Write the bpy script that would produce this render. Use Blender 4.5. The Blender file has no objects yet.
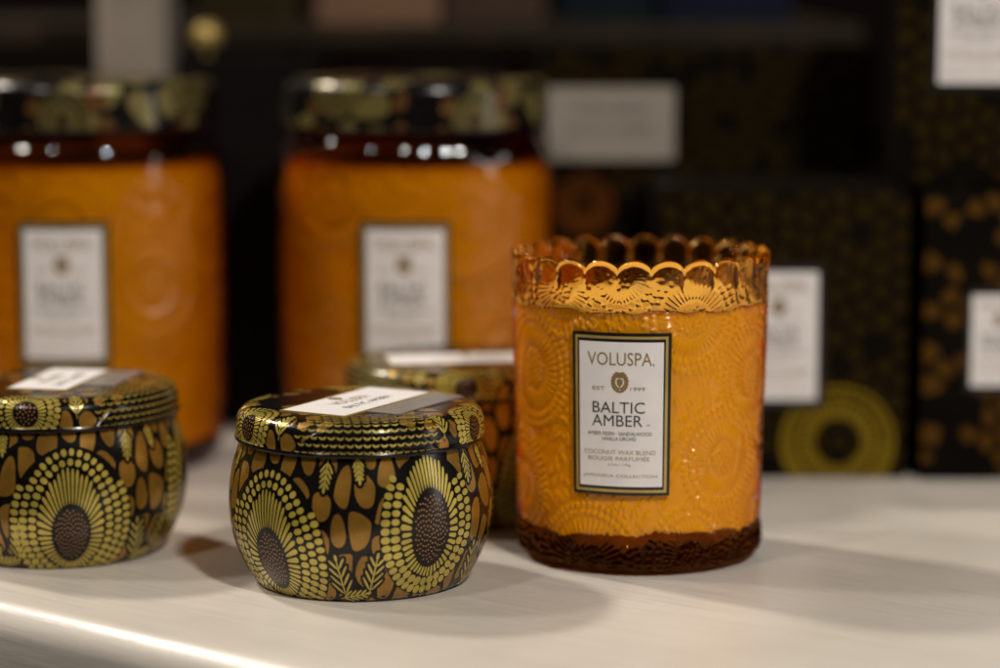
import bpy, math, random
import numpy as np
from mathutils import Vector, Matrix

R = math.radians
random.seed(7); rng = np.random.default_rng(7)
sc = bpy.context.scene
C = sc.collection

# ------------------------------------------------------------------ camera
FPX = 2470.0                                    # focal length in pixels of a 1000 px wide picture
CAM_H = 0.1774
PITCH = math.atan(344.0 / FPX)
cam_d = bpy.data.cameras.new('camera'); cam = bpy.data.objects.new('camera', cam_d); C.objects.link(cam)
cam.location = (0, 0, CAM_H); cam.rotation_euler = (math.pi / 2 - PITCH, 0, 0)
cam_d.sensor_width = 36; cam_d.lens = FPX * 36 / 1000
cam_d.clip_start = 0.02; cam_d.clip_end = 20
cam_d.dof.use_dof = True
cam_d.dof.focus_distance = 0.720 * math.cos(PITCH) + (CAM_H - 0.05) * math.sin(PITCH)
cam_d.dof.aperture_fstop = cam_d.lens / 25.0
cam_d.dof.aperture_blades = 0
sc.camera = cam

# ------------------------------------------------------------------ world and lamps
w = bpy.data.worlds.new('World'); sc.world = w; w.use_nodes = True
bg = w.node_tree.nodes['Background']
bg.inputs[0].default_value = (0.9, 0.72, 0.58, 1); bg.inputs[1].default_value = 0.007

def lamp(name, loc, target, energy, size, col):
    d = bpy.data.lights.new(name, 'AREA'); d.shape = 'DISK'; d.size = size; d.energy = energy; d.color = col
    o = bpy.data.objects.new(name, d); C.objects.link(o); o.location = loc
    o.rotation_euler = (Vector(target) - Vector(loc)).to_track_quat('-Z', 'Y').to_euler()
    return o
lamp('ceiling_spot_key', (-0.95, 1.55, 1.30), (0.0, 0.78, 0.0), 17.5, 0.15, (1.0, 0.90, 0.78))
lamp('ceiling_spot_left', (-1.20, 1.02, 1.40), (0.0, 0.78, 0.0), 7.5, 0.17, (1.0, 0.90, 0.78))
lamp('ceiling_spot_front', (0.55, -0.35, 1.35), (0.0, 0.8, 0.05), 19, 0.13, (1.0, 0.92, 0.85))
lamp('fill_side', (-0.75, 0.0, 1.25), (-0.05, 0.8, 0.03), 4.0, 0.12, (1.0, 0.88, 0.76))  # added fill lamp from the front left, lowers the contrast
wnd = lamp('window_right', (1.62, 0.22, 0.35), (0.0, 0.8, 0.05), 3.0, 0.2, (1.0, 0.95, 0.92))      # tall bright doorway off to the right
wnd.data.shape = 'RECTANGLE'; wnd.data.size = 0.20; wnd.data.size_y = 1.0

sc.view_settings.view_transform = 'Standard'; sc.view_settings.look = 'None'
sc.view_settings.exposure = 0.0; sc.view_settings.gamma = 1.0
sc.render.engine = 'CYCLES'
sc.cycles.max_bounces = 14; sc.cycles.transmission_bounces = 10; sc.cycles.transparent_max_bounces = 16
sc.cycles.sample_clamp_indirect = 6.0

# ------------------------------------------------------------------ helpers
def px_on_Y(px, py, Y):
    """world point on the plane y = Y seen at photo pixel (px, py)"""
    xc = (px - 500) / FPX; yc = -(py - 334) / FPX
    c, s = math.cos(PITCH), math.sin(PITCH)
    d = Vector((xc, c + yc * s, -s + yc * c)); k = Y / d.y
    return Vector((d.x * k, Y, CAM_H + d.z * k))

def mesh_obj(name, V, F, mat, parent=None, smooth=True):
    me = bpy.data.meshes.new(name)
    me.from_pydata([tuple(v) for v in V], [], [tuple(f) for f in F]); me.update()
    if smooth: me.polygons.foreach_set('use_smooth', [True] * len(me.polygons))
    if mat: me.materials.append(mat)
    o = bpy.data.objects.new(name, me); C.objects.link(o)
    if parent: o.parent = parent
    return o

def empty(name, loc, rz=0.0):
    o = bpy.data.objects.new(name, None); C.objects.link(o); o.empty_display_size = 0.01
    o.location = loc; o.rotation_euler = (0, 0, rz); return o

def tag(o, label=None, cat=None, group=None, kind=None):
    if label: o['label'] = label
    if cat: o['category'] = cat
    if group: o['group'] = group
    if kind: o['kind'] = kind
    return o

def copy_tree(o, parent=None):
    c = o.copy(); C.objects.link(c); c.parent = parent
    for ch in list(o.children): copy_tree(ch, c)
    return c

def grid_faces(nr, nc, wrap):
    F = []
    for i in range(nr - 1):
        for j in range(nc if wrap else nc - 1):
            j2 = (j + 1) % nc
            F.append((i * nc + j, i * nc + j2, (i + 1) * nc + j2, (i + 1) * nc + j))
    return F

def lathe(name, prof, n, mat, parent=None, cap0=False, cap1=False, smooth=True):
    V = []
    for r, z in prof:
        for j in range(n):
            a = 2 * math.pi * j / n; V.append((r * math.cos(a), r * math.sin(a), z))
    F = grid_faces(len(prof), n, True)
    if cap0: F.append(tuple(range(n - 1, -1, -1)))
    if cap1: F.append(tuple((len(prof) - 1) * n + j for j in range(n)))
    return mesh_obj(name, V, F, mat, parent, smooth)

def smooth_prof(pts, step):
    """Catmull-Rom through pts, resampled"""
    out = []
    P = [pts[0]] + list(pts) + [pts[-1]]
    for i in range(1, len(P) - 2):
        p0, p1, p2, p3 = [np.array(P[i + k]) for k in (-1, 0, 1, 2)]
        L = np.linalg.norm(p2 - p1); n = max(2, int(L / step))
        for k in range(n):
            t = k / n
            out.append(0.5 * (2 * p1 + (p2 - p0) * t + (2 * p0 - 5 * p1 + 4 * p2 - p3) * t * t + (3 * p1 - p0 - 3 * p2 + p3) * t ** 3))
    out.append(np.array(pts[-1])); return np.array(out)

def bevel_box(name, x0, x1, y0, y1, z0, z1, b, mat, parent=None):
    import bmesh
    bm = bmesh.new(); bmesh.ops.create_cube(bm, size=1)
    for v in bm.verts:
        v.co = Vector((x0 if v.co.x < 0 else x1, y0 if v.co.y < 0 else y1, z0 if v.co.z < 0 else z1))
    if b: bmesh.ops.bevel(bm, geom=bm.edges[:], offset=b, segments=2, profile=0.5, affect='EDGES')
    me = bpy.data.meshes.new(name); bm.to_mesh(me); bm.free(); me.materials.append(mat)
    o = bpy.data.objects.new(name, me); C.objects.link(o)
    if parent: o.parent = parent
    return o

# ------------------------------------------------------------------ materials
def mat(name, col, rough=0.5, metal=0.0, coat=0.0, var=0.0, vscale=60.0, bump=0.0, bscale=300.0, spec=0.5):
    m = bpy.data.materials.new(name); m.use_nodes = True; nt = m.node_tree; b = nt.nodes['Principled BSDF']
    b.inputs['Base Color'].default_value = (*col, 1); b.inputs['Roughness'].default_value = rough
    b.inputs['Metallic'].default_value = metal; b.inputs['Coat Weight'].default_value = coat
    b.inputs['Coat Roughness'].default_value = 0.08
    b.inputs['Specular IOR Level'].default_value = spec
    tc = nt.nodes.new('ShaderNodeTexCoord')
    if var > 0:
        n = nt.nodes.new('ShaderNodeTexNoise'); n.inputs['Scale'].default_value = vscale; n.inputs['Detail'].default_value = 5
        nt.links.new(tc.outputs['Object'], n.inputs['Vector'])
        rp = nt.nodes.new('ShaderNodeValToRGB')
        rp.color_ramp.elements[0].position = 0.3; rp.color_ramp.elements[1].position = 0.7
        rp.color_ramp.elements[0].color = (*[c * (1 - var) for c in col], 1)
        rp.color_ramp.elements[1].color = (*[min(1, c * (1 + var)) for c in col], 1)
        nt.links.new(n.outputs['Fac'], rp.inputs['Fac']); nt.links.new(rp.outputs['Color'], b.inputs['Base Color'])
        mr = nt.nodes.new('ShaderNodeMapRange'); mr.inputs['To Min'].default_value = max(0.02, rough - 0.08); mr.inputs['To Max'].default_value = rough + 0.08
        nt.links.new(n.outputs['Fac'], mr.inputs['Value']); nt.links.new(mr.outputs['Result'], b.inputs['Roughness'])
    if bump > 0:
        n2 = nt.nodes.new('ShaderNodeTexNoise'); n2.inputs['Scale'].default_value = bscale; n2.inputs['Detail'].default_value = 3
        nt.links.new(tc.outputs['Object'], n2.inputs['Vector'])
        bp = nt.nodes.new('ShaderNodeBump'); bp.inputs['Strength'].default_value = 1.0; bp.inputs['Distance'].default_value = bump
        nt.links.new(n2.outputs['Fac'], bp.inputs['Height']); nt.links.new(bp.outputs['Normal'], b.inputs['Normal'])
    return m

M = {}
M['tin_black'] = mat('tin_black_lacquer', (0.006, 0.005, 0.005), 0.22, 0.0, 0.12, 0.25, 90, spec=.3)
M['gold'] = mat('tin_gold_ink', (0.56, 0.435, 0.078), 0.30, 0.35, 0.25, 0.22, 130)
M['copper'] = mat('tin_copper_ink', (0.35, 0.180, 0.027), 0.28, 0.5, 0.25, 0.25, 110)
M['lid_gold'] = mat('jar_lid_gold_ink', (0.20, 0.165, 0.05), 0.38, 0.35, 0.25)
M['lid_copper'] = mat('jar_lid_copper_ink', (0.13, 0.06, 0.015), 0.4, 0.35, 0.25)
M['seed'] = mat('tin_seed_ink', (0.36, 0.17, 0.06), 0.42, 0.4, 0.2)
M['box_black'] = mat('carton_black', (0.0042, 0.0026, 0.0012), 0.6, 0, 0, 0.4, 30, spec=0.05)
M['box_gold'] = mat('carton_gold_ink', (0.22, 0.145, 0.007), 0.6, 0.0, spec=.1)
M['box_olive'] = mat('carton_olive_ink', (0.020, 0.012, 0.0012), 0.7, 0.0, spec=.05)
M['box_copper'] = mat('carton_copper_ink', (0.075, 0.034, 0.004), 0.7, 0.0, spec=.05)
M['box_orange'] = mat('carton_orange_ink', (0.15, 0.040, 0.005), 0.7, 0.0, spec=.05)
M['paper'] = mat('label_paper', (0.80, 0.78, 0.77), 0.55, 0, 0, 0.03, 200, 0.00002, 900)
M['panel_grey'] = mat('lid_panel_grey', (0.20, 0.185, 0.175), 0.35, 0, 0.2, 0.05, 200)
M['frame_black'] = mat('label_black', (0.008, 0.008, 0.007), 0.35, 0, 0.2)
M['foil'] = mat('gold_foil', (0.58, 0.42, 0.13), 0.32, 0.45, 0, 0.15, 120)
M['ink_gold'] = mat('ink_gold', (0.27, 0.18, 0.055), 0.5, 0.2)
M['ink_pale'] = mat('ink_pale_gold', (0.36, 0.26, 0.14), 0.5, 0.1)
M['ink_black'] = mat('ink_black', (0.022, 0.022, 0.025), 0.5)
M['ink_grey'] = mat('ink_grey', (0.09, 0.085, 0.085), 0.5)

def glass_mat(name, col, rough=0.02):
    m = bpy.data.materials.new(name); m.use_nodes = True; nt = m.node_tree; nt.nodes.remove(nt.nodes['Principled BSDF'])
    g = nt.nodes.new('ShaderNodeBsdfGlass'); g.inputs['Color'].default_value = (*col, 1); g.inputs['Roughness'].default_value = rough; g.inputs['IOR'].default_value = 1.5
    nt.links.new(g.outputs[0], nt.nodes['Material Output'].inputs['Surface']); return m

def wall_mat(name, col, rough=0.05, bump=0.0, bscale=400, f0=0.038):
    """coloured glass wall in contact with wax: light passes straight through, the surface reflects by Fresnel"""
    m = bpy.data.materials.new(name); m.use_nodes = True; nt = m.node_tree; nt.nodes.remove(nt.nodes['Principled BSDF'])
    t = nt.nodes.new('ShaderNodeBsdfTransparent'); t.inputs[0].default_value = (*col, 1)
    lw_ = nt.nodes.new('ShaderNodeLayerWeight')
    dv = nt.nodes.new('ShaderNodeMath'); dv.operation = 'MULTIPLY_ADD'; dv.inputs[1].default_value = -0.72; dv.inputs[2].default_value = 1.0; nt.links.new(lw_.outputs['Facing'], dv.inputs[0])
    iv = nt.nodes.new('ShaderNodeMath'); iv.operation = 'DIVIDE'; iv.inputs[0].default_value = 1.0; nt.links.new(dv.outputs[0], iv.inputs[1])
    gm = nt.nodes.new('ShaderNodeGamma'); gm.inputs['Color'].default_value = (*col, 1); nt.links.new(iv.outputs[0], gm.inputs['Gamma']); nt.links.new(gm.outputs[0], t.inputs[0])
    g = nt.nodes.new('ShaderNodeBsdfAnisotropic'); g.inputs['Roughness'].default_value = rough
    f = nt.nodes.new('ShaderNodeLayerWeight')
    pw = nt.nodes.new('ShaderNodeMath'); pw.operation = 'POWER'; pw.inputs[1].default_value = 5; nt.links.new(f.outputs['Facing'], pw.inputs[0])
    ma = nt.nodes.new('ShaderNodeMath'); ma.operation = 'MULTIPLY_ADD'; ma.inputs[1].default_value = 0.95; ma.inputs[2].default_value = f0; nt.links.new(pw.outputs[0], ma.inputs[0])
    mx = nt.nodes.new('ShaderNodeMixShader')
    if bump:
        tc = nt.nodes.new('ShaderNodeTexCoord'); n = nt.nodes.new('ShaderNodeTexVoronoi'); n.inputs['Scale'].default_value = bscale
        nt.links.new(tc.outputs['Object'], n.inputs['Vector'])
        bp = nt.nodes.new('ShaderNodeBump'); bp.inputs['Distance'].default_value = bump; bp.inputs['Strength'].default_value = 1
        nt.links.new(n.outputs['Distance'], bp.inputs['Height'])
        nt.links.new(bp.outputs[0], g.inputs['Normal']); nt.links.new(bp.outputs[0], f.inputs['Normal'])
    nt.links.new(ma.outputs[0], mx.inputs[0]); nt.links.new(t.outputs[0], mx.inputs[1]); nt.links.new(g.outputs[0], mx.inputs[2])
    nt.links.new(mx.outputs[0], nt.nodes['Material Output'].inputs['Surface']); return m

M['glass_rim'] = glass_mat('amber_glass_rim', (0.945, 0.71, 0.36), 0.02)
M['glass_base'] = glass_mat('amber_glass_thick', (0.64, 0.32, 0.105), 0.02)
M['glass_wall'] = wall_mat('amber_glass_wall', (0.96, 0.68, 0.085), 0.035, f0=0.04)
M['big_wall'] = wall_mat('amber_glass_large', (0.80, 0.525, 0.045), 0.08)
M['big_rim'] = wall_mat('amber_glass_large_rim', (0.52, 0.25, 0.10), 0.03, f0=0.08)

def wax_mat(name, col):
    m = mat(name, col, 0.5, 0, 0, 0.06, 50, spec=0.2); b = m.node_tree.nodes['Principled BSDF']
    b.inputs['Subsurface Weight'].default_value = 0.45; b.inputs['Subsurface Radius'].default_value = (1.0, 0.6, 0.35); b.inputs['Subsurface Scale'].default_value = 0.004
    return m
M['wax'] = wax_mat('cream_wax', (0.87, 0.78, 0.44))

def table_mat():
    m = bpy.data.materials.new('painted_wood'); m.use_nodes = True; nt = m.node_tree; b = nt.nodes['Principled BSDF']; L = nt.links
    tc = nt.nodes.new('ShaderNodeTexCoord'); mp = nt.nodes.new('ShaderNodeMapping'); mp.inputs['Scale'].default_value = (4, 90, 60)
    mp.inputs['Rotation'].default_value = (0, 0, 0)
    L.new(tc.outputs['Object'], mp.inputs['Vector'])
    n = nt.nodes.new('ShaderNodeTexNoise'); n.inputs['Scale'].default_value = 4; n.inputs['Detail'].default_value = 7; n.inputs['Roughness'].default_value = 0.65
    L.new(mp.outputs[0], n.inputs['Vector'])
    n2 = nt.nodes.new('ShaderNodeTexNoise'); n2.inputs['Scale'].default_value = 14; n2.inputs['Detail'].default_value = 4
    L.new(tc.outputs['Object'], n2.inputs['Vector'])
    rp = nt.nodes.new('ShaderNodeValToRGB'); e = rp.color_ramp.elements
    e[0].position = 0.30; e[0].color = (0.64, 0.605, 0.55, 1); e[1].position = 0.62; e[1].color = (0.72, 0.68, 0.61, 1)
    L.new(n.outputs['Fac'], rp.inputs['Fac'])
    rp2 = nt.nodes.new('ShaderNodeValToRGB'); e = rp2.color_ramp.elements
    e[0].position = 0.3; e[0].color = (0.86, 0.85, 0.83, 1); e[1].position = 0.65; e[1].color = (1, 1, 1, 1)
    L.new(n2.outputs['Fac'], rp2.inputs['Fac'])
    mx = nt.nodes.new('ShaderNodeMix'); mx.data_type = 'RGBA'; mx.blend_type = 'MULTIPLY'; mx.inputs['Factor'].default_value = 1
    L.new(rp.outputs[0], mx.inputs['A']); L.new(rp2.outputs[0], mx.inputs['B']); L.new(mx.outputs['Result'], b.inputs['Base Color'])
    mr = nt.nodes.new('ShaderNodeMapRange'); mr.inputs['To Min'].default_value = 0.22; mr.inputs['To Max'].default_value = 0.42
    L.new(n.outputs['Fac'], mr.inputs['Value']); L.new(mr.outputs[0], b.inputs['Roughness'])
    bp = nt.nodes.new('ShaderNodeBump'); bp.inputs['Distance'].default_value = 0.00022; bp.inputs['Strength'].default_value = 1
    L.new(n.outputs['Fac'], bp.inputs['Height']); L.new(bp.outputs[0], b.inputs['Normal'])
    return m
M['table'] = table_mat()
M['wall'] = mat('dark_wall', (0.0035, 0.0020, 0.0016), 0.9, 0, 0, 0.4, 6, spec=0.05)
M['dark_wood'] = mat('dark_wood', (0.030, 0.022, 0.014), 0.6, 0, 0, 0.4, 25, spec=.1)

# ------------------------------------------------------------------ setting: shelf top, wall
E0 = Vector((-0.141, 0.695, 0)); EYAW = -math.atan2(0.057, 0.073)
prof = [(1.0, -0.034), (1.0, 0.0)]                                 # (v inward, z) from back to front over the rounded nose
nose = 0.009
for k in range(60, -1, -1): prof.append((nose + k / 60 * 0.9, 0.0))
for k in range(1, 13):
    a = k / 12 * math.pi / 2; prof.append((nose - nose * math.sin(a), -nose + nose * math.cos(a)))
prof += [(0.0, -0.03), (0.002, -0.034), (1.0, -0.034)]
V, F = [], []
NU = 60
for i in range(NU):
    u = -0.9 + 2.1 * i / (NU - 1)
    for v, z in prof: V.append((u, v, z))
F = grid_faces(NU, len(prof), False)
shelf = mesh_obj('shelf_top', V, F, M['table'])
shelf.location = E0; shelf.rotation_euler = (0, 0, EYAW)
tag(shelf, 'white painted wooden shelf top with rounded front edge', 'shelf', kind='structure')
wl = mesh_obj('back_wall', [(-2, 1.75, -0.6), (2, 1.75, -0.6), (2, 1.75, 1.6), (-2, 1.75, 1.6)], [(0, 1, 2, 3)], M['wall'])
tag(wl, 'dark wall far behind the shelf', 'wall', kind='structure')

# ------------------------------------------------------------------ print motifs (2-D, millimetres)
def ell(cx, cy, a, b, ang=0.0, tap=0.0): return (cx, cy, a, b, ang, tap)     # a along ang, b across, tap widens the far end

def egg(phi, ax, up, dn): return np.array((ax * math.cos(phi), (up if math.sin(phi) > 0 else dn) * math.sin(phi)))

def flower(cx, cy, sx, sy, rx, up, dn, rings=3, n=42, sp=2.7, top_rings=2, jit=0.06):
    rays, beads, seeds = [], [], []
    rnd = random.Random(int(cx * 13 + cy * 7))
    for i in range(n):
        ph = 2 * math.pi * (i + 0.5) / n
        # spread by the angle of the outer egg
        p0 = egg(ph, sx * 1.07, sy * 1.07, sy * 1.07); p1 = egg(ph, rx, up, dn) * (1 + rnd.uniform(-jit, jit) * 0.6)
        d = p1 - p0; L = np.linalg.norm(d); c = (p0 + p1) / 2
        q = egg(ph + 0.01, rx, up, dn) - egg(ph, rx, up, dn); wd = np.linalg.norm(q) / 0.01 * 2 * math.pi / n * 0.34
        q0 = egg(ph + 0.01, sx * 1.07, sy * 1.07, sy * 1.07) - egg(ph, sx * 1.07, sy * 1.07, sy * 1.07)
        # breadth across the ray, not along the egg
        dn_ = d / L; wd = wd * abs(q[0] * -dn_[1] + q[1] * dn_[0]) / np.linalg.norm(q); wi = abs(q0[0] * -dn_[1] + q0[1] * dn_[0]) / 0.01 * 2 * math.pi / n * 0.30
        rays.append(ell(cx + c[0], cy + c[1], L / 2 * 0.98, min(wd, 1.3), math.atan2(d[1], d[0]), min(.95, max(.2, wi / max(wd, .01)))))
    for k in range(rings):
        e = (k + 0.58) * sp
        per = 2 * math.pi * math.sqrt(((rx + e) ** 2 + ((up + dn) / 2 + e) ** 2) / 2); m = int(per / (sp * 0.86))
        # equal spacing round the egg
        T = np.linspace(0, 2 * math.pi, 721); P = np.array([egg(t, rx + e, up + e, dn + e) for t in T])
        S = np.concatenate(([0], np.cumsum(np.linalg.norm(np.diff(P, axis=0), axis=1))))
        for j in range(m):
            s = S[-1] * (j + 0.5 * (k % 2)) / m; t = np.interp(s, S, T); p = egg(t, rx + e, up + e, dn + e)
            if math.sin(t) > 0.6 and k >= top_rings: continue
            q = egg(t + .01, rx + e, up + e, dn + e) - p; a = math.atan2(q[1], q[0]) + math.pi / 2
            g = 1.0 + (0.16 * -math.sin(t))
            beads.append(ell(cx + p[0], cy + p[1], sp * 0.47 * g * rnd.uniform(.92, 1.06), sp * 0.355 * g * rnd.uniform(.9, 1.08), a))
    ns = int(sx * sy * 2.0)
    for i in range(ns):
        r = math.sqrt((i + 0.5) / ns) * 0.93; t = i * 2.39996
        seeds.append(ell(cx + sx * r * math.cos(t), cy + sy * r * math.sin(t), 0.30, 0.30))
    ex = rings * sp + 0.6
    return dict(rays=rays, beads=beads, seeds=seeds, egg=(cx, cy, rx + ex, up + top_rings * sp + .6, dn + ex), seed=(cx, cy, sx, sy))

def sprig(cx, cy, ang, L, n=5):
    out = []
    d = np.array((math.cos(ang), math.sin(ang)))
    out.append(ell(cx + d[0] * L / 2, cy + d[1] * L / 2, L / 2, 0.28, ang))
    for i in range(n):
        f = (i + 0.7) / n
        for s in (-1, 1):
            a = ang + s * R(33); l = L * 0.40 * (1 - 0.4 * f)
            p = np.array((cx, cy)) + d * L * f * 0.8 + np.array((math.cos(a), math.sin(a))) * l * 0.62
            out.append(ell(p[0], p[1], l / 2, 0.36, a, 0))
    out.append(ell(cx + d[0] * L, cy + d[1] * L, 1.1, 0.45, ang)); return out

def ell_poly(e, n=10):
    cx, cy, a, b, ang, tap = e
    ca, sa = math.cos(ang), math.sin(ang); pts = []
    for i in range(n):
        t = 2 * math.pi * i / n; x = a * math.cos(t)
        if tap:                                   # ray: nearly straight sides, wide round outer end
            y = b * math.copysign(min(1, abs(math.sin(t)) * 1.5), math.sin(t)) * (tap + (1 - tap) * (math.cos(t) + 1) / 2)
        else:
            y = b * math.copysign(abs(math.sin(t)) ** 0.85, math.sin(t))
        pts.append((cx + x * ca - y * sa, cy + x * sa + y * ca))
    return np.array(pts)

def egg_poly(e, n=40):
    cx, cy, ax, up, dn = e
    return np.array([egg(2 * math.pi * i / n, ax, up, dn) + np.array((cx, cy)) for i in range(n)])

def clip_half(poly, p, nrm):
    out = []
    for i in range(len(poly)):
        a, b = poly[i], poly[(i + 1) % len(poly)]
        da, db = np.dot(a - p, nrm), np.dot(b - p, nrm)
        if da <= 0: out.append(a)
        if da * db < 0: out.append(a + (b - a) * (da / (da - db)))
    return out

def cells(x0, x1, y0, y1, dx, dy, seed, wrapx=True, gap=0.62):
    """rounded pebble-like cells filling a strip"""
    rnd = random.Random(seed); nx = max(1, round((x1 - x0) / dx)); dx = (x1 - x0) / nx; P = []
    ny = int(math.ceil((y1 - y0) / dy)) + 1
    for i in range(nx):
        for j in range(-1, ny + 1):
            P.append((x0 + (i + .5 + rnd.uniform(-.33, .33)) * dx, y0 + (j + (.5 if i % 2 else 0) + rnd.uniform(-.33, .33)) * dy))
    P = np.array(P); Q = P
    if wrapx: Q = np.vstack([P, P + (x1 - x0, 0), P - (x1 - x0, 0)])
    out = []
    for p in P:
        if p[1] < y0 - dy * .3 or p[1] > y1 + dy * .3: continue
        poly = [p + np.array(v) for v in ((-dx * 2, -dy * 2), (dx * 2, -dy * 2), (dx * 2, dy * 2), (-dx * 2, dy * 2))]
        D = Q - p; near = np.argsort((D[:, 0] / dx) ** 2 + (D[:, 1] / dy) ** 2)[1:16]
        for q in near:
            d = Q[q] - p; L = np.linalg.norm(d); poly = clip_half(poly, p + d / 2 - d / L * gap * rnd.uniform(.7, 1.5), d / L)
            if len(poly) < 3: break
        if len(poly) < 3: continue
        poly = np.array(poly)
        for _ in range(2):
            nx_ = np.roll(poly, -1, 0); poly = np.stack([poly * .72 + nx_ * .28, poly * .28 + nx_ * .72], 1).reshape(-1, 2)
        out.append(poly)
    return out

class Print:
    """collects flat ink patches laid on a surface given by fn(u, v, offset in mm) -> (x, y, z) in metres"""
    def __init__(s, fn): s.fn = fn; s.V = []; s.F = []
    def poly(s, pts, off, rings=1):
        c = pts.mean(0); n = len(pts); base = len(s.V)
        for k in range(rings):
            f = 1 - k / rings
            for p in c + (pts - c) * f: s.V.append(s.fn(p[0], p[1], off))
        s.V.append(s.fn(c[0], c[1], off))
        for k in range(rings):
            for i in range(n):
                j = (i + 1) % n
                if k < rings - 1: s.F.append((base + k * n + i, base + k * n + j, base + (k + 1) * n + j, base + (k + 1) * n + i))
                else: s.F.append((base + k * n + i, base + k * n + j, base + rings * n))
    def build(s, name, m, parent): return mesh_obj(name, s.V, s.F, m, parent)

class Rev:
    """surface of revolution in mm; arc length t along the profile"""
    def __init__(s, prof):
        s.P = np.array(prof); d = np.diff(s.P, axis=0)
        s.t = np.concatenate(([0], np.cumsum(np.hypot(d[:, 0], d[:, 1]))))
        T = np.gradient(s.P, s.t, axis=0); s.N = np.stack([T[:, 1], -T[:, 0]], 1); s.N /= np.linalg.norm(s.N, axis=1)[:, None]; s.L = s.t[-1]
    def at(s, t, ang, off):
        t = min(max(t, 0.15), s.L - 0.15)
        r = np.interp(t, s.t, s.P[:, 0]) + off * np.interp(t, s.t, s.N[:, 0]); z = np.interp(t, s.t, s.P[:, 1]) + off * np.interp(t, s.t, s.N[:, 1])
        return (r * math.cos(ang) / 1000, r * math.sin(ang) / 1000, z / 1000)

# ------------------------------------------------------------------ lettering
_txt = {}
def text_mesh(s, bold=0.0):
    if (s, bold) in _txt: return _txt[(s, bold)]
    cu = bpy.data.curves.new('t', 'FONT'); cu.body = s; cu.resolution_u = 3; cu.offset = bold
    o = bpy.data.objects.new('t', cu); C.objects.link(o)
    dg = bpy.context.evaluated_depsgraph_get(); dg.update(); me = bpy.data.meshes.new_from_object(o.evaluated_get(dg))
    V = np.array([v.co[:2] for v in me.vertices]); F = [tuple(p.vertices) for p in me.polygons]
    bpy.data.objects.remove(o); bpy.data.curves.remove(cu); bpy.data.meshes.remove(me)
    V = V - V.min(0); _txt[(s, bold)] = (V, F); return V, F

def put_text(P, s, cx, y0, width, cap, off, bold=0.0):
    """text s centred at cx, baseline bottom y0, fitted to width x cap (mm)"""
    V, F = text_mesh(s, bold); W = V.max(0); b = len(P.V)
    for v in V: P.V.append(P.fn(cx - width / 2 + v[0] / W[0] * width, y0 + v[1] / W[1] * cap, off))
    P.F += [tuple(b + i for i in f) for f in F]

def crest(P, cx, cy, s, off):
    """small emblem: shield, crown and two wreath branches; s = half height"""
    sh = np.array([(-.26, .22), (0, .30), (.26, .22), (.24, -.18), (0, -.48), (-.24, -.18)])
    P.poly(np.array((cx, cy)) + sh * s, off)
    for k in (-1, 0, 1): P.poly(ell_poly(ell(cx + k * .2 * s, cy + .58 * s, .2 * s, .09 * s, R(90 - k * 25)), 8), off)
    P.poly(ell_poly(ell(cx, cy + .40 * s, .32 * s, .06 * s), 8), off)
    for sd in (-1, 1):
        for i in range(9):
            t = R(-80 + i * 19); p = (cx + sd * .66 * s * math.cos(t), cy + .82 * s * math.sin(t))
            P.poly(ell_poly(ell(p[0], p[1], .24 * s, .09 * s, (math.pi / 2 + t if sd > 0 else math.pi / 2 - t) + sd * .5), 8), off)
            P.poly(ell_poly(ell(p[0] * .72 + cx * .28, p[1] * .72 + cy * .28, .17 * s, .07 * s, (math.pi / 2 + t if sd > 0 else math.pi / 2 - t) - sd * .6), 8), off)
    P.poly(ell_poly(ell(cx, cy - .8 * s, .30 * s, .07 * s), 8), off)

def rect_patch(P, x0, x1, y0, y1, off, step=1.5):
    nx = max(1, int((x1 - x0) / step)); ny = max(1, int((y1 - y0) / 8)); b = len(P.V)
    for j in range(ny + 1):
        for i in range(nx + 1): P.V.append(P.fn(x0 + (x1 - x0) * i / nx, y0 + (y1 - y0) * j / ny, off))
    for j in range(ny):
        for i in range(nx): a = b + j * (nx + 1) + i; P.F.append((a, a + 1, a + nx + 2, a + nx + 1))

def slab_patch(P, x0, x1, y0, y1, off0, off1, step=1.5):
    """a plate with thickness lying on the surface"""
    rect_patch(P, x0, x1, y0, y1, off1, step)
    def side(pts):
        b = len(P.V)
        for p in pts: P.V.append(P.fn(p[0], p[1], off1)); P.V.append(P.fn(p[0], p[1], off0))
        for i in range(len(pts) - 1): P.F.append((b + 2 * i, b + 2 * i + 1, b + 2 * i + 3, b + 2 * i + 2))
    n = max(2, int((x1 - x0) / step)); xs = [x0 + (x1 - x0) * i / n for i in range(n + 1)]
    side([(x, y0) for x in xs]); side([(x1, y0 + (y1 - y0) * i / 6) for i in range(7)])
    side([(x, y1) for x in xs[::-1]]); side([(x0, y1 - (y1 - y0) * i / 6) for i in range(7)])

def frame_patch(P, w_, h_, t, off, step=1.5):
    rect_patch(P, -w_ / 2, w_ / 2, -h_ / 2, -h_ / 2 + t, off, step); rect_patch(P, -w_ / 2, w_ / 2, h_ / 2 - t, h_ / 2, off, step)
    rect_patch(P, -w_ / 2, -w_ / 2 + t, -h_ / 2 + t, h_ / 2 - t, off, 1.0); rect_patch(P, w_ / 2 - t, w_ / 2, -h_ / 2 + t, h_ / 2 - t, off, 1.0)

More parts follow.
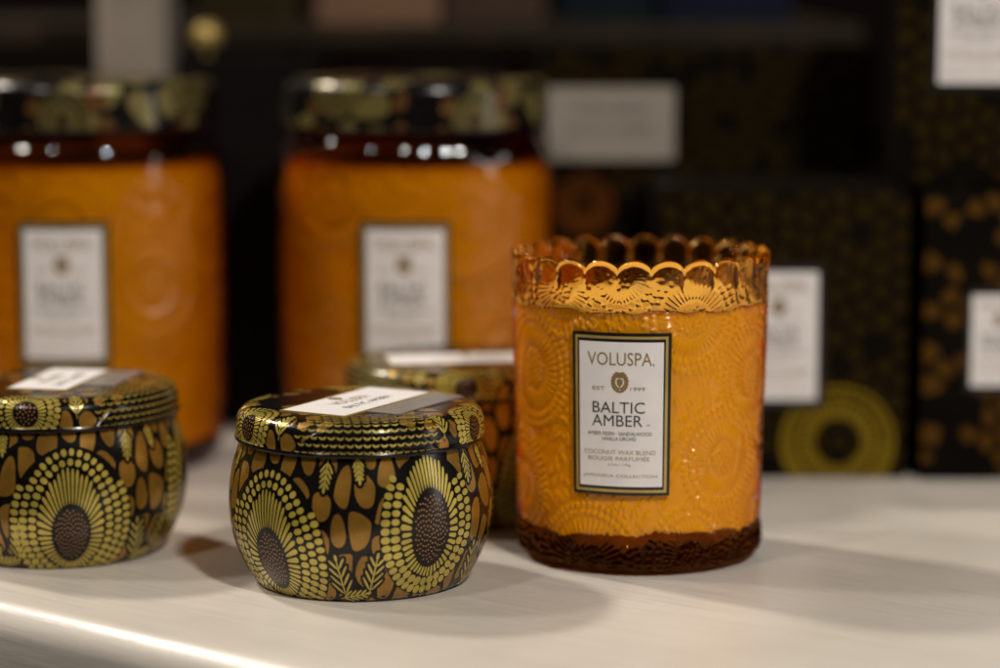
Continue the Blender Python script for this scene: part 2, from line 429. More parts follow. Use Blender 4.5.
def candle_label(parent, fn, k=1.0, o0=0.3, border=True):
    """printed front label, 29.4 x 46.8 mm times k, drawn in label coordinates by fn(u, v, off)"""
    g = lambda u, v, o: fn(u * k, v * k, o)
    p = Print(g); slab_patch(p, -14.7, 14.7, -23.4, 23.4, -0.3, o0); plate = p.build('front_label', M['frame_black'], parent); plate.data.polygons.foreach_set('use_smooth', [False] * len(plate.data.polygons))
    if border:
        p = Print(g); frame_patch(p, 27.5, 44.9, 0.75, o0 + .05); p.build('foil_frame', M['foil'], plate)
    p = Print(g); rect_patch(p, -12.45, 12.45, -20.8, 20.8, o0 + .08); p.build('paper_face', M['paper'], plate)
    o = o0 + .15
    p = Print(g); put_text(p, 'VOLUSPA.', 0.0, 14.1, 19.6, 3.75, o); p.build('brand_lettering', M['ink_gold'], plate)
    p = Print(g); crest(p, -0.2, 9.4, 3.3, o); p.build('emblem', M['ink_gold'], plate)
    p = Print(g); put_text(p, 'EST', -6.4, 6.95, 3.8, 1.05, o); put_text(p, '1999', 5.0, 6.95, 4.2, 1.05, o); p.build('date_lettering', M['ink_gold'], plate)
    p = Print(g); put_text(p, 'BALTIC', -0.6, 0.4, 15.4, 3.25, o); put_text(p, 'AMBER', -1.0, -3.35, 14.9, 3.2, o); put_text(p, 'TM', 8.1, -3.2, 1.0, .5, o)
    put_text(p, 'AMBER RESIN · SANDALWOOD', -0.3, -6.0, 19.2, 1.05, o); put_text(p, 'VANILLA ORCHID', -0.5, -7.5, 10.2, 1.05, o); p.build('scent_lettering', M['ink_black'], plate)
    p = Print(g); put_text(p, 'COCONUT WAX BLEND', -0.3, -11.5, 21.4, 1.25, o); put_text(p, 'BOUGIE PARFUMÉE', -0.5, -13.3, 18.4, 1.45, o)
    put_text(p, '6.2oz / 176g', -0.3, -15.0, 6.6, .95, o); put_text(p, 'JAPONICA COLLECTION', -0.2, -18.4, 22.2, 1.1, o); p.build('fine_lettering', M['ink_pale'], plate)
    return plate

# ------------------------------------------------------------------ patterned tins
TIN_BODY = Rev(smooth_prof([(0.001, 0.4), (15, 0.4), (29.5, 0.3), (32.2, 0.9), (34.6, 4.5), (37.6, 10.5), (39.5, 17.5), (40.0, 23), (39.6, 29), (38.4, 35), (36.6, 40.5), (36.0, 43.5)], 0.8))
LID_PTS = [(0.001, 51.6), (18, 51.5), (30, 51.3), (33.6, 51.0), (35.6, 50.3), (36.8, 48.9), (37.4, 46.6), (37.4, 44.0), (37.5, 43.3), (37.9, 42.7), (37.8, 42.1), (37.3, 41.8), (36.4, 41.8)]
TIN_LID = Rev([(r, z) for r, z in smooth_prof(LID_PTS, 0.8)])
_t0 = np.interp(31.5, TIN_BODY.P[:, 0][:60], TIN_BODY.t[:60])          # arc length where the side begins

def flower_print(fn, f, parent, clip=lambda p: p, gold='gold'):
    """one printed bloom: dark ground, gold rays and beads, copper seed dots"""
    P = Print(fn); mi = []
    def add(pts, off, rings, m):
        q = clip(pts)
        if q is None: return
        n0 = len(P.F); P.poly(q, off, rings); mi.extend([m] * (len(P.F) - n0))
    add(egg_poly(f['egg'], 56), .10, 10, 0)
    for e in f['rays']: add(ell_poly(e, 14), .16, 2, 1)
    for e in f['beads']: add(ell_poly(e, 10), .16, 1, 1)
    for e in f['seeds']: add(ell_poly(e, 6), .16, 1, 2)
    if not P.F: return
    o = P.build('flower_print', M['tin_black'], parent); o.data.materials.append(M[gold]); o.data.materials.append(M['seed'])
    o.data.polygons.foreach_set('material_index', mi)

def sprig_print(fn, es, parent, clip=lambda p: p):
    P = Print(fn); mi = []
    for m, off in ((0, .09), (1, .16)):
        for e in es:
            q = clip(ell_poly((e[0], e[1], e[2] + .9, e[3] + .95, e[4], 0) if m == 0 else e, 12))
            if q is None: continue
            n0 = len(P.F); P.poly(q, off, 2); mi.extend([m] * (len(P.F) - n0))
    if not P.F: return
    o = P.build('leaf_sprig_print', M['tin_black'], parent); o.data.materials.append(M['gold']); o.data.polygons.foreach_set('material_index', mi)

def body_print(parent, rev, R0, t0, H, flowers, seed, cell=(6.4, 6.2), sprigs=(), extra_beads=()):
    fn = lambda u, v, o: rev.at(t0 + v, u / R0 - math.pi / 2, o)
    circ = 2 * math.pi * R0
    pc = Print(fn)
    for c in cells(0, circ, 0, H * .52, cell[0], cell[1], seed, True, .5): pc.poly(c * np.array((1, 1 / .52)), 0.05, 3)      # tall leaf-like cells
    pc.build('copper_print', M['copper'], parent)
    for f in flowers: flower_print(fn, f, parent)
    for sp_ in sprigs: sprig_print(fn, sprig(*sp_), parent)


def make_tin():
    root = empty('candle_tin', (0, 0, 0))
    body = lathe('tin_body', TIN_BODY.P / 1000, 160, M['tin_black'], root)
    H = TIN_BODY.L - _t0; R0 = 39.5; circ = 2 * math.pi * R0
    at = lambda deg: R0 * R(deg)
    fl = [flower(at(34), 23.0, 6.0, 10.6, 9.8, 21, 14.8, 2, 44, 2.9, 0),
          flower(at(-40), 13.0, 5.6, 9.0, 10.6, 20.5, 13, 3, 44, 2.9, 2),
          flower(at(106), 15.0, 5.4, 9.0, 9.8, 19, 12, 2, 42, 2.8, 2),
          flower(at(178), 24.0, 5.6, 10, 9.6, 20, 14, 2, 42, 2.8, 0),
          flower(at(250), 14.0, 5.6, 9.0, 10.2, 20, 13, 2, 44, 2.8, 2)]
    sps = []
    for a in (0, 70, 142, 214, 286):
        s = at(a - 2)
        sps += [(s - 1.5, 1.0, R(100), 15, 4), (s + 6, 2.5, R(80), 14, 4), (s - 4, 1.6, R(12), 10, 4),
                (s - 6.5, 44, R(-96), 9, 4), (s + 2.5, 45, R(-84), 7.5, 4)]
    body_print(body, TIN_BODY, R0, _t0, H, fl, 3, sprigs=sps)
    lid = lathe('tin_lid', TIN_LID.P / 1000, 160, M['tin_black'], root)
    # lid normals: profile runs outwards, so flip
    lfn = lambda x, y, o: TIN_LID.at(math.hypot(x, y), math.atan2(y, x), -o)
    pc = Print(lfn)
    RM = TIN_LID.L - 2.6
    for c in cells(-46, 46, -46, 46, 7.2, 7.2, 11, False, 1.0):
        d = np.hypot(c[:, 0], c[:, 1])
        if d.min() < RM and (d.max() > 36 or rng.random() < .55):
            c = c * np.minimum(1, RM / np.maximum(d, 1e-6))[:, None]; pc.poly(c, 0.05, 4)
    def clipin(p):
        d = np.hypot(p[:, 0], p[:, 1])
        return None if d.min() > RM else p * np.minimum(1, RM / np.maximum(d, 1e-6))[:, None]
    pc.build('copper_print', M['copper'], lid)
    for deg, rr, k in ((-22, 37, 1.0), (-150, 36, 1.1), (38, 36, 1.0), (100, 34, 1.05), (160, 38, 1.0)):
        flower_print(lfn, flower((rr + 3) * math.cos(R(deg)), (rr + 3) * math.sin(R(deg)), 3.2 * k, 3.6 * k, 6.2 * k, 6.6 * k, 6.2 * k, 2, 34, 2.1, 2), lid, clipin)
    # dark fish-scale field along the front of the lid: rows of thin gold crescents
    P = Print(lfn); mi = []
    def add(pts, off, rings, m):
        q = clipin(pts)
        if q is not None:
            n0 = len(P.F); P.poly(q, off, rings); mi.extend([m] * (len(P.F) - n0))
    ring_o = [(43.6 * math.cos(R(a_)), 43.6 * math.sin(R(a_))) for a_ in range(-118, -47, 3)]; ring_i = [(21 * math.cos(R(a_)), 21 * math.sin(R(a_))) for a_ in range(-48, -119, -5)]
    add(np.array(ring_o + ring_i), .12, 14, 0)
    for i in range(11):
        rr = 22 + i * 2.05; n_ = int(R(68) * rr / 2.6)
        for j in range(n_):
            t = R(-117) + R(68) * (j + .5 * (i % 2) + .3) / n_; c_ = np.array((rr * math.cos(t), rr * math.sin(t)))
            arc = []
            for q in range(9): f_ = R(-75 + 150 * q / 8) + t; arc.append(c_ + 1.28 * np.array((math.cos(f_), math.sin(f_))))
            for q in range(8, -1, -1): f_ = R(-70 + 140 * q / 8) + t; arc.append(c_ + (1.28 - .36 * math.cos(R(-70 + 140 * q / 8))) * np.array((math.cos(f_), math.sin(f_))))
            add(np.array(arc), .17, 1, 1)
    o = P.build('scale_print', M['tin_black'], lid); o.data.materials.append(M['gold']); o.data.polygons.foreach_set('material_index', mi)
    for deg in (-126, -46, -5, 70, 130, 185):
        sprig_print(lfn, sprig(41 * math.cos(R(deg)), 41 * math.sin(R(deg)), R(deg + 180), 10, 4), lid, clipin)
    return root

def lid_label(parent, ang, cx=0.0, cy=0.0, w_=50.0, h_=23.0, side=True):
    """small label lying on the lid; long axis at angle ang, reading along it"""
    ca, sa = math.cos(ang), math.sin(ang)
    def fn(u, v, o): return ((cx + u * ca - v * sa) / 1000, (cy + u * sa + v * ca) / 1000, (51.75 + o) / 1000)
    p = Print(fn); slab_patch(p, -w_ / 2, w_ / 2, -h_ / 2, h_ / 2, -0.6, 0.12, 30); pl = p.build('lid_label', M['foil'], parent)
    pl.data.polygons.foreach_set('use_smooth', [False] * len(pl.data.polygons))
    p = Print(fn); rect_patch(p, -w_ / 2 + .7, w_ / 2 - .7, -h_ / 2 + .7, h_ / 2 - .7, 0.16, 40); p.build('paper_face', M['paper'], pl)
    p = Print(fn); put_text(p, 'VOLUSPA', 0, 0.5, 19, 4.2, .2); crest(p, 0, 8, 2.6, .2); p.build('brand_lettering', M['ink_gold'], pl)
    p = Print(fn); put_text(p, 'BALTIC AMBER', 0, -5.2, 25, 3.0, .2); p.build('scent_lettering', M['ink_black'], pl)
    if side:
        p = Print(fn); slab_patch(p, -w_ / 2 + 11, w_ / 2 - 1, -h_ / 2 - 11.5, -h_ / 2 - .6, -0.6, 0.1, 30); s = p.build('lid_side_panel', M['panel_grey'], parent)  # grey panel with gold lettering next to the white label
        s.data.polygons.foreach_set('use_smooth', [False] * len(s.data.polygons))
        p = Print(fn); put_text(p, 'JAPONICA COLLECTION', 5, -h_ / 2 - 5.5, 28, 1.6, .16); p.build('fine_lettering', M['gold'], s)

tin = make_tin()
def place_tin(o, x, y, rz, lab_ang, lab_c, label, **kw):
    o.location = (x, y, 0.0); o.rotation_euler = (0, 0, rz); o.scale = (1, 1, 1.045)
    lid_label(o, lab_ang - rz, *lab_c, **kw)
    tag(o, label, 'candle tin', 'patterned candle tins')
tinB = copy_tree(tin); tinC = copy_tree(tin)
place_tin(tin, -0.0422, 0.7365, 0.0, R(61), (-1, 1.3), 'round black and gold sunflower candle tin standing beside the amber glass candle')
place_tin(tinB, -0.1405, 0.778, R(54), R(80), (2, 2), 'round sunflower tin with one large yellow bloom in front of a big amber jar', w_=42, h_=20)
place_tin(tinC, -0.0150, 0.830, R(-62), R(8), (6, 2), 'dark patterned tin half hidden behind the scalloped glass candle', w_=56, side=False)

# ------------------------------------------------------------------ scalloped glass candle
JX, JY = 0.0441, 0.7735
candle = empty('scalloped_glass_candle', (JX, JY, 0))
tag(candle, 'amber glass candle with scalloped rim, orange wax and white front label', 'candle')
H_MAX, Z_W, Z_B = 95.0, 79.6, 11.9
def r_out(z):
    z = np.asarray(z, float); r = 37.9 + 2.3 * np.clip(z / 95, 0, 1)
    return np.where(z < 4.5, r - 4.5 + np.sqrt(np.maximum(0, 4.5 ** 2 - (4.5 - z) ** 2)), r)
NTH = 900
# emboss height map over (angle, z)
zg = np.arange(0, 97.01, 0.30); NZ = len(zg); Hm = np.zeros((NZ, NTH)); R0J = 39.5; du = 2 * math.pi * R0J / NTH
def stamp(e, amp):
    cx, cy, a, b, ang, tap = e; m = max(a, b) + .4
    j0, j1 = int(math.floor((cx - m) / du)), int(math.ceil((cx + m) / du)); i0, i1 = max(0, int((cy - m) / .3)), min(NZ - 1, int((cy + m) / .3) + 1)
    if i1 <= i0: return
    X, Y = np.meshgrid(np.arange(j0, j1 + 1) * du - cx, zg[i0:i1 + 1] - cy); ca, sa = math.cos(ang), math.sin(ang)
    d = ((X * ca + Y * sa) / a) ** 2 + ((-X * sa + Y * ca) / b) ** 2
    h = amp * np.sqrt(np.maximum(0, 1 - d)); jj = np.arange(j0, j1 + 1) % NTH
    Hm[i0:i1 + 1, jj] = np.maximum(Hm[i0:i1 + 1, jj], h)
at = lambda deg: R0J * R(deg)
JF = [(21, 77, 5.6, 1.0), (60, 58, 6, 1.1), (40, 34, 5, 1.0), (-62, 60, 6, 1.15), (-28, 3, 6, 1.2), (22, 6, 4.5, .9), (70, 14, 5, 1.0), (-75, 24, 5.5, 1.0),
      (-40, 86, 4.5, .9), (100, 76, 5.5, 1.1), (115, 36, 6, 1.2), (145, 66, 6, 1.1), (160, 20, 6, 1.1), (185, 50, 6, 1.1), (215, 76, 6, 1.1), (225, 24, 6, 1.2), (255, 56, 6, 1.1), (-12, 90, 4, .7)]
occ = []
for dg_, zc, s, k in JF:
    f = flower(at(dg_), zc, s, s * 1.05, 11.2 * k, 12 * k, 11.5 * k, 2, 40, 2.5, 2)
    occ.append((at(dg_), zc, 11.2 * k + 5.5))
    for e in f['rays']: stamp((e[0], e[1], e[2], e[3] * .8, e[4], 0), .62)
    for e in f['beads']: stamp(e, .66)
    for i in range(int(s * s * 1.3)):
        r = math.sqrt((i + .5) / (s * s * 1.3)) * s * .92; t = i * 2.39996; stamp(ell(at(dg_) + r * math.cos(t), zc + r * math.sin(t), .72, .72), .60)
rnd = random.Random(5); circJ = 2 * math.pi * R0J
for _ in range(2600):
    x, y = rnd.uniform(0, circJ), rnd.uniform(1, 92)
    if any(math.hypot((x - ox + circJ / 2) % circJ - circJ / 2, y - oy) < r for ox, oy, r in occ): continue
    a = rnd.choice((R(60), R(120), R(95))) + rnd.uniform(-.25, .25); l = rnd.uniform(.8, 2.2); stamp(ell(x, y, l, rnd.uniform(.35, .6), a), .5)
for _ in range(420):
    stamp(ell(rnd.uniform(0, circJ), rnd.uniform(2.5, 12.5), rnd.uniform(.6, 1.8), rnd.uniform(.5, 1.1), rnd.uniform(0, 3.14)), .5)
# flat panel under the label
LAB_A = -11.4; LAB_Z = px_on_Y(620, 415, 0.7345).z * 1000 / 1.0253
Hm0 = Hm.copy()
A = ((np.arange(NTH) * 360 / NTH - LAB_A + 180) % 360 - 180) * R(1) * R0J
mask = (np.abs(A)[None, :] < 15.6) & (np.abs(zg - LAB_Z)[:, None] < 24.6); Hm[mask] = 0
def h_at(z, amp=1.0):
    i = np.clip(z / 0.3, 0, NZ - 1.001); i0 = np.floor(i).astype(int); f = i - i0; J = np.arange(NTH)
    return amp * (Hm[i0, J] * (1 - f) + Hm[i0 + 1, J] * f)
TH = 2 * math.pi * np.arange(NTH) / NTH
NS = 24
lobe = np.abs(np.cos(NS / 2 * (TH + 0.10))) ** 0.62                            # round crests, sharp valleys
drop = 3.2 * (1 - lobe)
def ring(rad, z):
    return np.stack([rad * np.sin(TH), -rad * np.cos(TH), np.broadcast_to(z, rad.shape)], 1) / 1000
def sstep(a, b, x): t = np.clip((x - a) / (b - a), 0, 1); return t * t * (3 - 2 * t)
def build_rings(name, rings, m, parent, cap0=False, cap1=False):
    V = np.concatenate(rings); F = grid_faces(len(rings), NTH, True)
    if cap0: F.append(tuple(range(NTH - 1, -1, -1)))
    if cap1: F.append(tuple((len(rings) - 1) * NTH + j for j in range(NTH)))
    return mesh_obj(name, V, F, m, parent)
# wall sheet in front of the wax
MN = .45 * np.sin(7 * TH + .6) + .35 * np.sin(17 * TH) + .2 * np.sin(31 * TH + 1); ZWT = Z_W + .9 * MN
ZB = Z_B + 1.0 * np.sin(3 * TH + 1) + .4 * np.sin(11 * TH) + .3 * np.sin(19 * TH) + 1.6 * (h_at(np.full(NTH, Z_B)) - .2)      # uneven line where the wax meets the foot
rings = []
for f_ in np.linspace(0, 1, 210):
    z = ZB + (ZWT - ZB) * f_; rings.append(ring(r_out(z) + h_at(z), z))
build_rings('glass_wall', rings, M['glass_wall'], candle)
# thick solid foot
rings = [ring(np.full(NTH, r), 0.3 if r < 33 else 0.15) for r in (8., 20., 30., 33.)]
for f_ in np.linspace(0, 1, 36):
    z = .3 + (ZB - .02 - .3) * f_; rings.append(ring(r_out(z) + h_at(z, 1 + 1.3 * (1 - f_) * f_ * 4) * sstep(0, 3, z), z))
rings += [ring(37.2 + 0 * TH, ZB - .03)] + [ring(r + 0 * TH, Z_B + 2.5 + 0 * TH) for r in (30., 8.)]
build_rings('glass_foot', rings, M['glass_base'], candle, True, True)
# rim: solid ring of glass with scallops
rings = []
TK = 2.9
for z in list(np.arange(Z_W, 93.1, 0.35)):
    zz = z - drop * sstep(85.0, 93.4, z) + .9 * MN * (1 - sstep(79.6, 84, z)); rr = r_out(zz) + h_at(zz, .9 - .82 * sstep(82, 88, z)) + (lobe - .55) * 1.5 * sstep(85, 92, z)
    rings.append(ring(rr, zz))
for k in range(1, 10):
    a = math.pi * k / 10
    zz = 93.1 + 1.8 * math.sin(a) - drop; rr = r_out(zz) + h_at(zz, .15) * (1 - k / 10) + (lobe - .55) * 1.5 - TK / 2 * (1 - math.cos(a)); rings.append(ring(rr, zz))
for z in list(np.arange(93.1, 78.4, -0.5)):
    zz = z - drop * sstep(83, 93.4, z); rr = r_out(zz) - TK + (lobe - .55) * 1.5 * sstep(84, 92, z); rings.append(ring(rr, zz))
rings.append(ring(r_out(78.4) - 1.25 + 0 * TH, 78.4 + np.zeros(NTH)))
rings.append(rings[0] * np.array([.9995, .9995, 1]))
build_rings('glass_rim', rings, M['glass_rim'], candle)
# wax
rings = [ring(r + 0 * TH, z_ + .8 * np.sin(6 * TH) + .6 * np.sin(15 * TH + 1) + .4 * np.sin(37 * TH)) for r, z_ in ((8., 8.6), (26., 8.6), (33., 8.8), (34.8, 9.2), (35.9, 10.2))]
for f_ in np.linspace(0, 1, 145):
    z = ZB + .05 + (ZWT - .15 - ZB) * f_; rings.append(ring(r_out(z) - 1.2 + h_at(z) * 1.15, z))
zt = 79.4
rings += [ring(r_out(Z_W) - TK + .06 + 0 * TH, ZWT - .1), ring(r_out(zt) - TK + .06 + 0 * TH, ZWT + .25), ring(r_out(zt) - TK - .7 + 0 * TH, zt + .1 + MN * .5)]
rings += [ring(r + 0 * TH, zt - .1 + 0 * TH) for r in (34., 30., 20., 10., 3.)]
build_rings('wax', rings, M['wax'], candle, True, True)
wick = lathe('wick', [(0.0012, 0.079), (0.0012, 0.084), (0.0009, 0.0847)], 10, M['paper'], candle, cap1=True)
def jar_fn(u, v, o):
    z = LAB_Z + v; r = float(r_out(z)) + o; a = R(LAB_A) + u / R0J
    return (r * math.sin(a) / 1000, -r * math.cos(a) / 1000, z / 1000)
candle_label(candle, jar_fn, 1.04, 0.35)
candle.scale = (1, 1, 1.0253)

# ------------------------------------------------------------------ large lidded jars
BIG_LID = Rev([(r, z) for r, z in smooth_prof([(0.001, 145), (30, 145), (45, 144.7), (48.2, 143.6), (49.6, 141), (49.7, 136), (49.7, 128), (49.3, 126.4), (48, 126.2)], 1.2)])
def make_big():
    root = empty('large_jar_candle', (0, 0, 0))
    pr = smooth_prof([(40, .3), (46.5, .5), (48.6, 3.5), (50.0, 10), (51.2, 50), (51.2, 95), (50.6, 114.5)], 1.5)
    n = 450; TB = 2 * math.pi * np.arange(n) / n; HB = Hm0[:, ::2] + 0.0
    def brel(z): return HB[min(NZ - 1, int(min(z, 116) / 116 * 96 / .3))]
    def bring(r, z, k): rr = r + k * brel(z); return np.stack([rr * np.sin(TB), -rr * np.cos(TB), 0 * TB + z], 1) / 1000
    zs = np.concatenate([pr[pr[:, 1] < 3, 1], np.arange(3, 114.51, .8)]); rs = np.interp(zs, pr[:, 1], pr[:, 0])
    V = np.concatenate([bring(r, z, 1.1 if 6 < z < 110 else 0.0) for r, z in zip(rs, zs)]); mesh_obj('glass_wall', V, grid_faces(len(zs), n, True), M['big_wall'], root)
    # rounded shoulder pressed into shallow lobes
    V = []
    for i in range(41):
        t = R(52) * i / 40; r, z = rs[-1] - 15 * (1 - math.cos(t)), zs[-1] + 15 * math.sin(t)
        rr = r + .55 * np.cos(17 * TB + .4) * sstep(0, .3, i / 40); V.append(np.stack([rr * np.sin(TB), -rr * np.cos(TB), 0 * TB + min(z, 126.5)], 1) / 1000)
    mesh_obj('glass_rim', np.concatenate(V), grid_faces(41, n, True), M['big_rim'], root)
    zw = np.arange(12, 114.1, 1.0)
    V = [bring(r, z, 0) for r, z in ((10, 7.5), (44, 7.5), (47.2, 9.5))] + [bring(float(np.interp(z, pr[:, 1], pr[:, 0])) - 2.2, z, 2.4) for z in zw] + [bring(r, z, 0) for r, z in ((47.4, 114.8), (45.5, 114.4), (10, 114.4))]
    F = grid_faces(len(V), n, True) + [tuple(range(n - 1, -1, -1)), tuple((len(V) - 1) * n + j for j in range(n))]
    mesh_obj('wax', np.concatenate(V), F, M['wax'], root)
    lathe('glass_foot', np.array([(10, .4), (46, .6), (48.0, 3.4), (47.6, 6.8), (10, 7.0)]) / 1000, 128, M['glass_base'], root, True, True)
    lid = lathe('jar_lid', BIG_LID.P / 1000, 128, M['tin_black'], root)
    fn = lambda x, y, o: BIG_LID.at(math.hypot(x, y), math.atan2(y, x), -o)
    pc, pg = Print(fn), Print(fn); RM = BIG_LID.L - 3
    def clipin(p):
        d = np.hypot(p[:, 0], p[:, 1]); return None if d.min() > RM else p * np.minimum(1, RM / np.maximum(d, 1e-6))[:, None]
    for k in range(6):
        a = R(k * 61 - 128); rr = 62 if k % 2 else 50
        f = flower(rr * math.cos(a), rr * math.sin(a), 2, 2.2, 8, 8, 8, 1, 26, 2.8, 1)
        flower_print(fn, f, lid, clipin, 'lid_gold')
    for c in cells(-72, 72, -72, 72, 14, 14, 9, False, 1.2):
        d = np.hypot(c[:, 0], c[:, 1])
        if d.min() < RM and rnd.random() < .38: pg.poly(clipin(c), .05, 5)
    for c in cells(-72, 72, -72, 72, 11, 11, 4, False, 1.6):
        d = np.hypot(c[:, 0], c[:, 1])
        if d.min() > RM or rnd.random() < .72: continue
        pc.poly(clipin(c), .1, 4)
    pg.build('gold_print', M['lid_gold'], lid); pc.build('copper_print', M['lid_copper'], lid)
    return root
big = make_big(); big2 = copy_tree(big)
def place_big(o, x, y, rz, la, label):
    o.location = (x, y, 0); o.rotation_euler = (0, 0, rz); lz = px_on_Y(410, 294, y - .05).z * 1000
    def fn(u, v, off):
        a = R(la) - math.pi / 2 - rz + u / 51.2; r = 51.2 + off; return (r * math.cos(a) / 1000, r * math.sin(a) / 1000, (lz + v) / 1000)
    candle_label(o, fn, 1.12, 0.75)
    tag(o, label, 'jar candle', 'large lidded amber jars')
place_big(big, (417 - 500) / FPX * .935, .932, R(4), -3, 'large lidded amber jar candle behind the tin beside the scalloped glass candle')
place_big(big2, (90 - 500) / FPX * .945, .932, R(-22), 0, 'large lidded amber jar candle rising behind the tin with one large yellow bloom')

# ------------------------------------------------------------------ cartons behind
def carton(name, x0, x1, yf, dep, z0, z1, label, cat='box', rz=0.0, m=None):
    root = empty(name, ((x0 + x1) / 2, yf, z0), rz); hw = (x1 - x0) / 2
    bevel_box('carton', -hw, hw, 0, dep, 0, z1 - z0, 0.0006, m or M['box_black'], root)
    bevel_box('lid_flap', -hw + .0012, hw - .0012, .0012, dep - .0012, z1 - z0, z1 - z0 + .0006, 0, m or M['box_black'], root)
    tag(root, label, cat); return root, hw * 1000, (z1 - z0) * 1000
def front_fn(ox, oz): return lambda u, v, o: ((ox + u) / 1000, -o / 1000, (oz + v) / 1000)
def clip_rect(p, hw, h):
    if p[:, 0].max() < -hw or p[:, 0].min() > hw or p[:, 1].max() < 0 or p[:, 1].min() > h: return None
    q = p.copy(); q[:, 0] = np.clip(q[:, 0], -hw + .5, hw - .5); q[:, 1] = np.clip(q[:, 1], .5, h - .5); return q
def carton_print(root, hw, h, flowers, gold, seed, ground='box_olive', p_cell=.6):
    P1 = Print(front_fn(0, 0)); P2 = Print(front_fn(0, 0)); r_ = random.Random(seed)
    for c in cells(-hw, hw, 0, h, 7, 9, seed, False, .8):
        if r_.random() > p_cell: continue
        q = clip_rect(c, hw, h); q is not None and P1.poly(q, .1)
    P1.build('dim_print', M[ground], root)
    for f in flowers:
        for e in f['rays'] + f['beads']:
            q = clip_rect(ell_poly(e, 10), hw, h); q is not None and P2.poly(q, .25)
    if flowers: P2.build('flower_print', M[gold], root)

YB = 0.891
bx = lambda px, Y=YB: (px - 500) / FPX * (Y * math.cos(PITCH) + .05)
b1, hw, h = carton('candle_box', bx(655), bx(894), YB, .082, 0, .1055, 'black candle box with a big yellow sunflower below its white label')
fl = [flower(hw - 25, 13.5, 7.5, 7.5, 15, 15, 15, 2, 34, 3.2, 2)]
carton_print(b1, hw, h, fl, 'box_gold', 21, 'box_olive', .92)
lz = px_on_Y(795, 336, YB).z * 1000
candle_label(b1, front_fn(-hw + 43, lz), 1.13, .3, False)
b2, hw, h = carton('candle_box', bx(906), bx(1140), YB - .003, .082, 0, .1055, 'black candle box with copper blotches and a small low label, under another box')
carton_print(b2, hw, h, [flower(-hw + 58, 8, 5, 5, 12, 12, 12, 2, 30, 3, 2)], 'box_copper', 22, 'box_copper', .6)
p0 = px_on_Y(952, 393, YB - .003); p1 = px_on_Y(1046, 288, YB - .003)
candle_label(b2, front_fn((p0.x + p1.x) * 500 - b2.location.x * 1000, (p0.z + p1.z) * 500), .80, .3, False)
b3, hw, h = carton('candle_box', bx(880), bx(1130), YB + .004, .075, .1065, .215, 'black candle box stacked on the copper blotched box, with a large white label', rz=R(-7))
carton_print(b3, hw, h, [], 'box_gold', 23, 'box_olive', .75)
p0 = px_on_Y(931, 95, YB)
candle_label(b3, front_fn((p0.x - b3.location.x) * 1000 + 18, (p0.z - .1065) * 1000 + 28), 1.16, .3, False)
Y4 = .985
b4, hw, h = carton('gift_box', bx(540, Y4), bx(862, Y4), Y4, .09, 0, .1545, 'wide dark box with a landscape white label and orange blooms, behind the scalloped candle')
carton_print(b4, hw, h, [flower(-hw + 17, 93, 3, 3, 6, 6, 6, 2, 20, 3, 2)], 'box_orange', 24, 'box_olive', .8)
p0 = px_on_Y(547, 160, Y4); p1 = px_on_Y(675, 87, Y4)
cx = ((p0.x + p1.x) / 2 - b4.location.x) * 1000; cz = (p0.z + p1.z) * 500; lw = (p1.x - p0.x) * 1000; lh = (p1.z - p0.z) * 1000
p = Print(front_fn(cx, cz)); slab_patch(p, -lw / 2, lw / 2, -lh / 2, lh / 2, 0, .3, 40); pl = p.build('front_label', mat('label_buff_paper', (.34, .31, .26), .6, spec=.1), b4)
pl.data.polygons.foreach_set('use_smooth', [False] * len(pl.data.polygons))
p = Print(front_fn(cx, cz)); put_text(p, 'VOLUSPA', 0, 4, 30, 4, .4); put_text(p, 'BALTIC AMBER', 0, -4, 34, 3, .4); p.build('lettering', M['ink_grey'], pl)

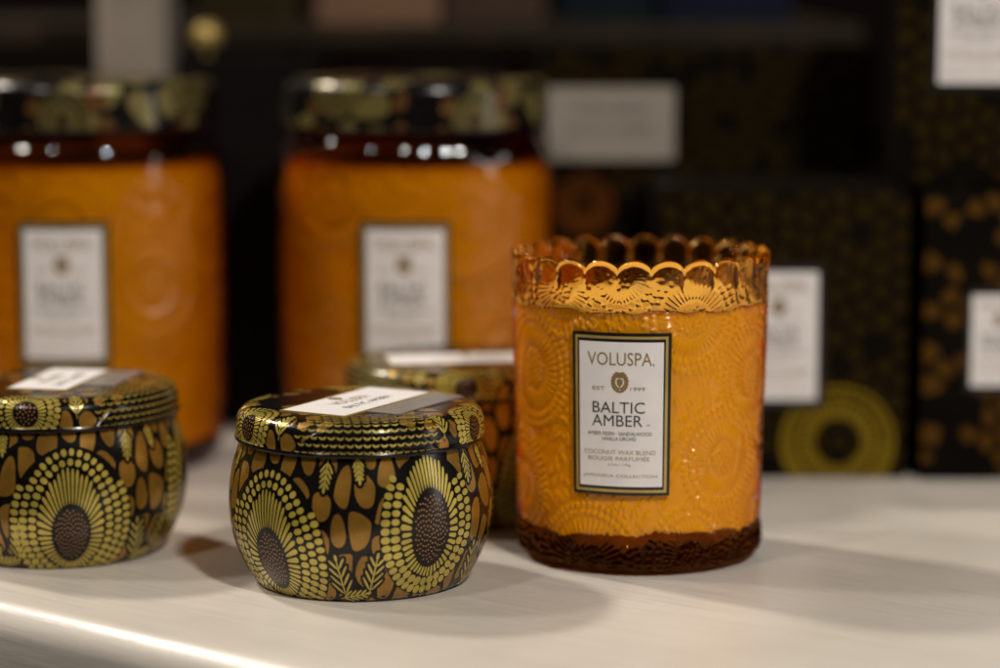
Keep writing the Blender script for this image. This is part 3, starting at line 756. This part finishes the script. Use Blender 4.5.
# ------------------------------------------------------------------ display riser and dim cartons far behind
nb = mat('gap_black', (.0035, .0022, .0018), .6, 0, 0, .3, 30, spec=.12)
carton('gap_dark_box', bx(190, 1.0), bx(322, 1.0), .998, .06, 0, .150, 'plain black box added to keep the gap between the two large jars dark', m=nb)  # added box, hides the lit shelf so the gap between the jars stays dark
YR = 1.10
zt_ = px_on_Y(500, 24, YR).z; zb_ = px_on_Y(500, 42, YR).z
ri = empty('display_riser', (0, YR, 0))
bevel_box('riser_board', -.36, .16, 0, .2, zb_, zt_, .001, M['dark_wood'], ri)
for x in (-.35, -.10, .145): bevel_box('upright', x, x + .012, .03, .19, 0, zb_, .001, M['dark_wood'], ri)
tag(ri, 'dark wooden display riser behind the large lidded jars', 'riser')
def plain(name, px0, px1, Y, dep, z0, z1, col, label, rough=.5, group=None):
    x0, x1 = (px0 - 500) / FPX * Y, (px1 - 500) / FPX * Y
    m = mat(name + '_card', col, rough, 0, 0, .2, 30, spec=.1)
    root = empty(name, ((x0 + x1) / 2, Y, z0)); hw = (x1 - x0) / 2
    bevel_box('carton', -hw, hw, 0, dep, 0, z1 - z0, .0008, m, root)
    bevel_box('lid_flap', -hw + .001, hw - .001, .001, dep - .001, z1 - z0, z1 - z0 + .0008, 0, m, root)
    return tag(root, label, 'box')
plain('tall_carton', 99, 169, 1.03, .035, 0, .235, (.29, .255, .21), 'tall slim pale grey carton behind the big jar with the yellow bloom tin')
plain('upright_carton', 318, 440, YR + .01, .05, zt_, zt_ + .06, (.20, .115, .07), 'pale pinkish carton standing on the dark riser board')
plain('upright_carton', 446, 545, YR + .012, .05, zt_, zt_ + .07, (.06, .038, .028), 'brown grey carton standing on the riser next to the pale pinkish one')
plain('upright_carton', 560, 655, YR + .014, .05, zt_, zt_ + .07, (.006, .011, .014), 'deep teal carton standing on the riser board')
plain('upright_carton', 662, 790, YR + .010, .05, zt_, zt_ + .06, (.007, .009, .022), 'navy blue carton standing on the riser board')
plain('upright_carton', 200, 300, YR + .012, .05, zt_, zt_ + .07, (.03, .022, .008), 'olive brown carton standing on the riser board')
plain('low_carton', 300, 400, YR + .035, .06, 0, zb_ - .012, (.11, .010, .012), 'wine red carton tucked under the riser board')
plain('low_carton', 500, 560, YR + .035, .06, 0, zb_ - .012, (.13, .018, .010), 'rust red carton tucked under the riser board beside the wide dark box')
kn = empty('brass_bell', (0, 0, 0)); Yk = 1.02; pk = px_on_Y(207, 36, Yk)
lathe('stem', [(.0065, 0), (.0062, .002), (.0015, .004), (.0015, pk.z - .006)], 24, M['foil'], kn, True)
lathe('ball', [(.0001 + .0060 * math.sin(math.pi * i / 16), pk.z - .0060 * math.cos(math.pi * i / 16)) for i in range(17)], 24, M['foil'], kn)
kn.location = (pk.x, Yk, 0); tag(kn, 'slim brass stand with a round gold knob between the two large jars', 'ornament')
kn.name = 'brass_stand'
